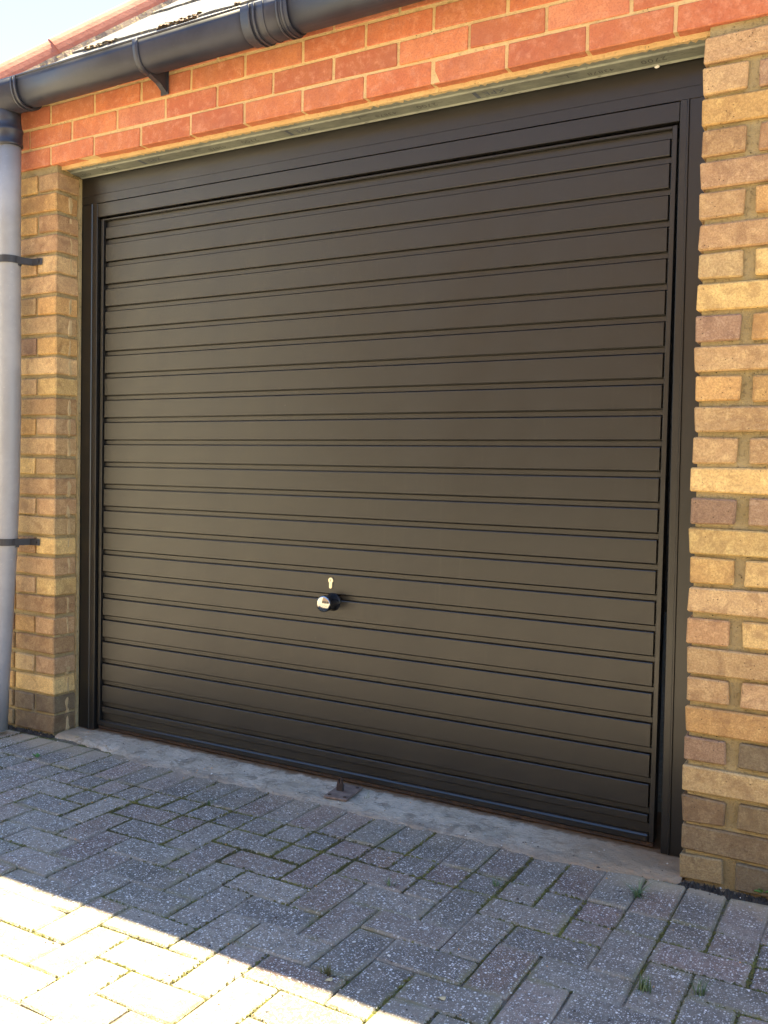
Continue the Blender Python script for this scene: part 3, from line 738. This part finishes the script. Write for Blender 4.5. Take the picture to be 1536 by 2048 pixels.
spans = [(2.1 - 0.1885, 2.1 - 0.2310)] + [(P0 - 0.0832 * k, P0 - 0.0832 * k - 0.0635) for k in range(21)] + [(P0 - 0.0832 * 21, P0 - 0.0832 * 21 - 0.022)]
for zt, zb in spans: rib(zt, zb)
edges = [1.9365 + SEAM] + [z for sp in spans for z in sp] + [0.0500 - SEAM]
for k in range(0, len(edges), 2): strip(edges[k], edges[k + 1])
# grey dust line along the bottom rail is left to the material; lock set
lk = bpy.data.objects.new('lock_handle', None)
kx, kz = 1.1515, 2.1 - 1.506
vv = []; 
def lathe(name, prof, mat, par, loc, n=36):
    v = []; f = []
    for (r, y) in prof:
        for k in range(n):
            a = 6.28318 * k / n; v.append((r * math.cos(a), y, r * math.sin(a)))
    for i in range(len(prof) - 1):
        for k in range(n): k2 = (k + 1) % n; f.append((i * n + k, i * n + k2, (i + 1) * n + k2, (i + 1) * n + k))
    f += [tuple(range(n - 1, -1, -1)), tuple(range((len(prof) - 1) * n, len(prof) * n))]
    me = pyd(name, v, f); bm = bmesh.new(); bm.from_mesh(me); bmesh.ops.recalc_face_normals(bm, faces=bm.faces[:]); bm.to_mesh(me); bm.free()
    for p in me.polygons: p.use_smooth = len(p.vertices) == 4
    return link(name, me, mat, par, loc)
hb = lathe('lock_handle', [(0.030, 0.006), (0.030, 0.001), (0.0285, -0.003), (0.0255, -0.006), (0.0250, -0.030), (0.0252, -0.040), (0.0262, -0.044), (0.0268, -0.052), (0.0262, -0.056), (0.0240, -0.0575)], MAT['knobblack'], D, (kx - OX[0], 0.1345 - OX[1], kz))
hb['label'] = 'round black lock handle with polished chrome face'
lathe('chrome_face', [(0.0248, -0.0565)] + [(0.0245 * math.sin(math.radians(q)) / math.sin(math.radians(24)), -0.0575 - 0.0602 * (math.cos(math.radians(q)) - math.cos(math.radians(24)))) for q in (24, 21, 18, 15, 12, 9, 6, 3, 0.6)], MAT['chrome'], hb, (0, 0, 0))
lathe('screw', [(0.0026, 0), (0.0026, -0.001)], MAT['chrome'], hb, (0.004, -0.02, 0.0208))
# euro cylinder
v = []; n = 24; r = 0.0088; sl = 0.0052
pts = []
for k in range(n + 1):
    a = math.radians(-54) + math.radians(288) * k / n; pts.append((r * math.cos(a), r * math.sin(a)))
pts = pts + [(-sl, -0.020)] + [(-sl * math.cos(math.radians(180 * k / 8)), -0.0215 - sl * math.sin(math.radians(180 * k / 8))) for k in range(0, 9)] + [(sl, -0.020)]
cyl = extrude('lock_cylinder', pts, lambda a, b: V3((a, 0.006, b)), lambda a, b: V3((a, -0.0042, b)), MAT['brass'], D)
cyl.location = (1.1435 - OX[0], 0.1345 - OX[1], 2.1 - 1.436); cyl['label'] = 'bright keyhole shaped lock cylinder above the handle'
boxat('keyway', -0.0008, 0.0008, -0.0049, -0.004, -0.004, 0.004, MAT['knobblack'], cyl)

# ------------------------------------------------------------------ keeper plate on the sill
kp = thing('keeper_plate', 'rusty brown keeper plate with upright lug on the concrete sill', 'keeper plate', (1.264, 0.042, 0.010))
kp.rotation_euler = (0.02, 0.0, 0.10)
link('plate', boxmesh('plate', 0.078, 0.120, 0.007, 0.0012), MAT['oldsteel'], kp, (0, 0, 0.006))
lug = [(-0.011, 0.0), (0.011, 0.0), (0.011, 0.018), (0.0085, 0.030), (0.005, 0.046), (0.002, 0.046), (0.0035, 0.024), (-0.0035, 0.022), (-0.002, 0.038), (-0.005, 0.038), (-0.011, 0.018)]
extrude('lug', lug, lambda a, b: V3((a - 0.012, -0.004, b + 0.009)), lambda a, b: V3((a - 0.012, 0.003, b + 0.009)), MAT['rust'], kp)
for sx, sy in ((-0.026, -0.045), (0.026, -0.045), (-0.026, 0.045), (0.026, 0.045)):
    v, f = tube([(V3((sx, sy, 0.009)), 0.0065), (V3((sx, sy, 0.0115)), 0.005)], 0, 10); link('screw', pyd('screw', v, f), MAT['rust'], kp)

# ------------------------------------------------------------------ moss in the joints, weeds, grit, soil
rm = random.Random(21); mv, mf = [], []
for k, rc in enumerate(rects):
    if rc[0] < -0.4 or rc[1] > 2.9 or rc[2] < -1.6: continue
    L = [((rc[0], rc[3]), (rc[1], rc[3])), ((rc[0], rc[2]), (rc[0], rc[3]))]
    for a, b in L:
        cx, cy = (a[0] + b[0]) / 2, (a[1] + b[1]) / 2
        amt = noise.noise((cx * 2.6, cy * 3.4, 8)) + 0.7 * noise.noise((cx * 9, cy * 9, 2))
        band = math.exp(-((cy + 0.36) / 0.13) ** 2) * (1.0 if 0.5 < cx < 2.2 else 0.3)
        n = int(max(0, (amt + 0.55 * band + 0.05)) * 95 * math.dist(a, b) / 0.1)
        for _ in range(min(n, 140)):
            t = rm.uniform(0.0, 1.0); x = a[0] + (b[0] - a[0]) * t + rm.gauss(0, 0.0028); y = a[1] + (b[1] - a[1]) * t + rm.gauss(0, 0.0028)
            blob(mv, mf, (x, y, rm.uniform(-0.005, -0.0015)), rm.uniform(0.0014, 0.0048), rm.uniform(0.0015, 0.0048), rm)
o = link('joint_moss', pyd('joint_moss', mv, mf), MAT['moss']); o['kind'] = 'stuff'; o['label'] = 'yellow green moss filling the joints between paving blocks'; o['category'] = 'moss'
gv, gf = [], []
for _ in range(1500):
    x = rm.uniform(-0.3, 2.9); y = -1.5 * rm.random() ** 1.3 + 0.10 * (rm.random() < 0.3)
    z = 0.003 if y < -0.07 or not 0 < x < 2.29 else 0.012
    blob(gv, gf, (x, y, z - 0.002), rm.uniform(0.0008, 0.0032) * (1.5 if rm.random() < 0.06 else 1), rm.uniform(0.001, 0.0035), rm)
o = link('grit', pyd('grit', gv, gf), MAT['grit']); o['kind'] = 'stuff'; o['label'] = 'loose grit and crumbs scattered on the paving'; o['category'] = 'grit'
sv, sf = [], []
for _ in range(1800):
    if rm.random() < 0.8: x = rm.uniform(2.30, 3.6); y = rm.uniform(-0.035, 0.004) - 0.012 * noise.noise((x * 8, 0, 0))
    else: x = rm.uniform(-0.33, 0.0); y = rm.uniform(-0.016, 0.004)
    blob(sv, sf, (x, y, -0.004), rm.uniform(0.002, 0.008), rm.uniform(0.003, 0.013), rm)
o = link('soil', pyd('soil', sv, sf), MAT['soil']); o['kind'] = 'stuff'; o['label'] = 'dark crumbly soil along the foot of the brick piers'; o['category'] = 'soil'

def tuft(x, y, n, hgt, spread, label, seed, mat='grass', wid=0.0016, group='grass tufts growing in the paving joints', name='grass_tuft', cat='weed'):
    r = random.Random(seed); v = []; f = []
    for _ in range(n):
        a = r.uniform(0, 6.283); ln = hgt * r.uniform(0.5, 1.15); out = spread * r.uniform(0.2, 1.0); bx, by = r.gauss(0, 0.005), r.gauss(0, 0.005)
        d = Vector((math.cos(a), math.sin(a), 0)); s = Vector((-d.y, d.x, 0)); b = len(v)
        for i in range(5):
            t = i / 4; p = Vector((bx, by, 0)) + d * out * t ** 1.5 + Vector((0, 0, ln * (t - 0.45 * t * t * min(1.0, out / max(ln, 0.001))))); w_ = wid * (1 - t) ** 0.7
            v += [p - s * w_, p + s * w_]
        f += [(b + 2 * i, b + 2 * i + 1, b + 2 * i + 3, b + 2 * i + 2) for i in range(4)]
    o = link(name, pyd(name, v, f), MAT[mat], None, (x, y, -0.004)); o['label'] = label; o['category'] = cat; o['kind'] = 'thing'
    if group: o['group'] = group
    return o
tuft(2.232, -0.148, 30, 0.055, 0.06, 'largest green grass tuft, close to the right end of the concrete sill', 1)
tuft(2.348, -0.560, 40, 0.042, 0.022, 'compact bushy grass tuft in the paving below the right brick pier', 2)
tuft(2.447, -0.515, 24, 0.048, 0.022, 'sparse straw green grass tuft nearest the right edge of the photo', 3)
tuft(1.783, -0.845, 30, 0.030, 0.028, 'bright yellow green tuft beside the edge of the sunlit paving', 4, 'moss')
tuft(1.910, -0.278, 18, 0.025, 0.030, 'small pale grass tuft in the row of half blocks below the sill', 5)
tuft(0.958, -0.235, 14, 0.028, 0.026, 'thin grass wisp in the mossy joints left of the keeper plate', 6)
tuft(1.345, 0.050, 10, 0.048, 0.020, 'thin upright grass blades right beside the rusty keeper plate', 7, wid=0.0011)
tuft(1.690, -0.420, 16, 0.028, 0.022, 'dark low grass tuft in a paving joint in front of the door middle', 8)
# broad leaved seedlings
def seedling(x, y, z, n, size, label, seed):
    r = random.Random(seed); v = []; f = []
    for k in range(n):
        a = 6.283 * k / n + r.uniform(-.4, .4); d = Vector((math.cos(a), math.sin(a), 0)); s = Vector((-d.y, d.x, 0)); b = len(v); h0 = r.uniform(0.010, 0.024)
        for i in range(6):
            t = i / 5; w_ = size * 0.42 * math.sin(math.pi * min(1, 0.06 + t * 0.94)) ** 0.8; p = d * size * (0.25 + t) + Vector((0, 0, h0 * (0.3 + t) - 0.010 * t * t))
            v += [p - s * w_ + Vector((0, 0, 0.003)), p, p + s * w_ + Vector((0, 0, 0.003))]
        for i in range(5):
            q = b + 3 * i; f += [(q, q + 1, q + 4, q + 3), (q + 1, q + 2, q + 5, q + 4)]
    o = link('seedling', pyd('seedling', v, f, True), MAT['leaf'], None, (x, y, z)); o['label'] = label; o['category'] = 'weed'; o['kind'] = 'thing'
seedling(2.494, -0.004, 0.012, 4, 0.016, 'bright green round leaved seedling at the foot of the right pier', 3)
seedling(0.175, -0.222, 0.0, 5, 0.011, 'small grey green seedling on paving in front of the left pier', 6)
tuft(-0.105, -0.002, 6, 0.045, 0.030, 'dry straw strands hanging from a joint low on the left pier', 12, 'straw', 0.0007, None, 'dry_straw', 'straw').location.z = 0.075
for k, (x, y, s, a) in enumerate(((0.105, 0.02, 0.010, 0.3), (1.80, -0.86, 0.010, 1.2), (0.80, -0.036, 0.007, 2.0), (2.02, -0.80, 0.009, 0.5))):
    v = []; 
    for i in range(7):
        t = 6.283 * i / 7; v.append((s * math.cos(t) * (1.3 if i % 2 else 0.8), s * 0.6 * math.sin(t), 0.0015 * math.sin(2 * t)))
    o = link('fallen_petal', pyd('fallen_petal', v + [(0, 0, 0.003)], [(i, (i + 1) % 7, 7) for i in range(7)]), MAT['straw'] if k != 2 else MAT['white'], None, (x, y, 0.012 if y > -0.08 else 0.004)); o.rotation_euler = (0.1, 0.1, a)
    o['label'] = ['orange petal lying at the left end of the concrete sill', 'orange leaf scrap on the paving near the sunlit edge', 'tiny white scrap on the front edge of the sill', 'orange leaf scrap on the shaded paving near the photo bottom'][k]
    o['category'] = 'leaf scrap'; o['kind'] = 'thing'; o['group'] = 'scraps of leaf and petal on the ground'

# ------------------------------------------------------------------ across the yard: what the polished handle and the door mirror
B = thing('facing_building', 'sunlit brick building across the yard mirrored in the chrome handle face', 'building', (0, -9.0, 0))
boxat('wall', -22, -5.4, -9.3, -9.0, -0.03, 6.2, MAT['farcream'], B, 0, (0, -9.0, 0)); boxat('wall', -5.4, 12, -9.3, -9.0, -0.03, 6.2, MAT['farbrick'], B, 0, (0, -9.0, 0))  # unseen height and cream/brown split shaped for warm bounce and door reflections
for x in (-5.0, -2.2, 0.6, 3.4):
    boxat('door', x, x + 2.3, -8.998, -8.95, -0.03, 2.1, MAT['fardoor'], B, 0.01, (0, -9.0, 0))
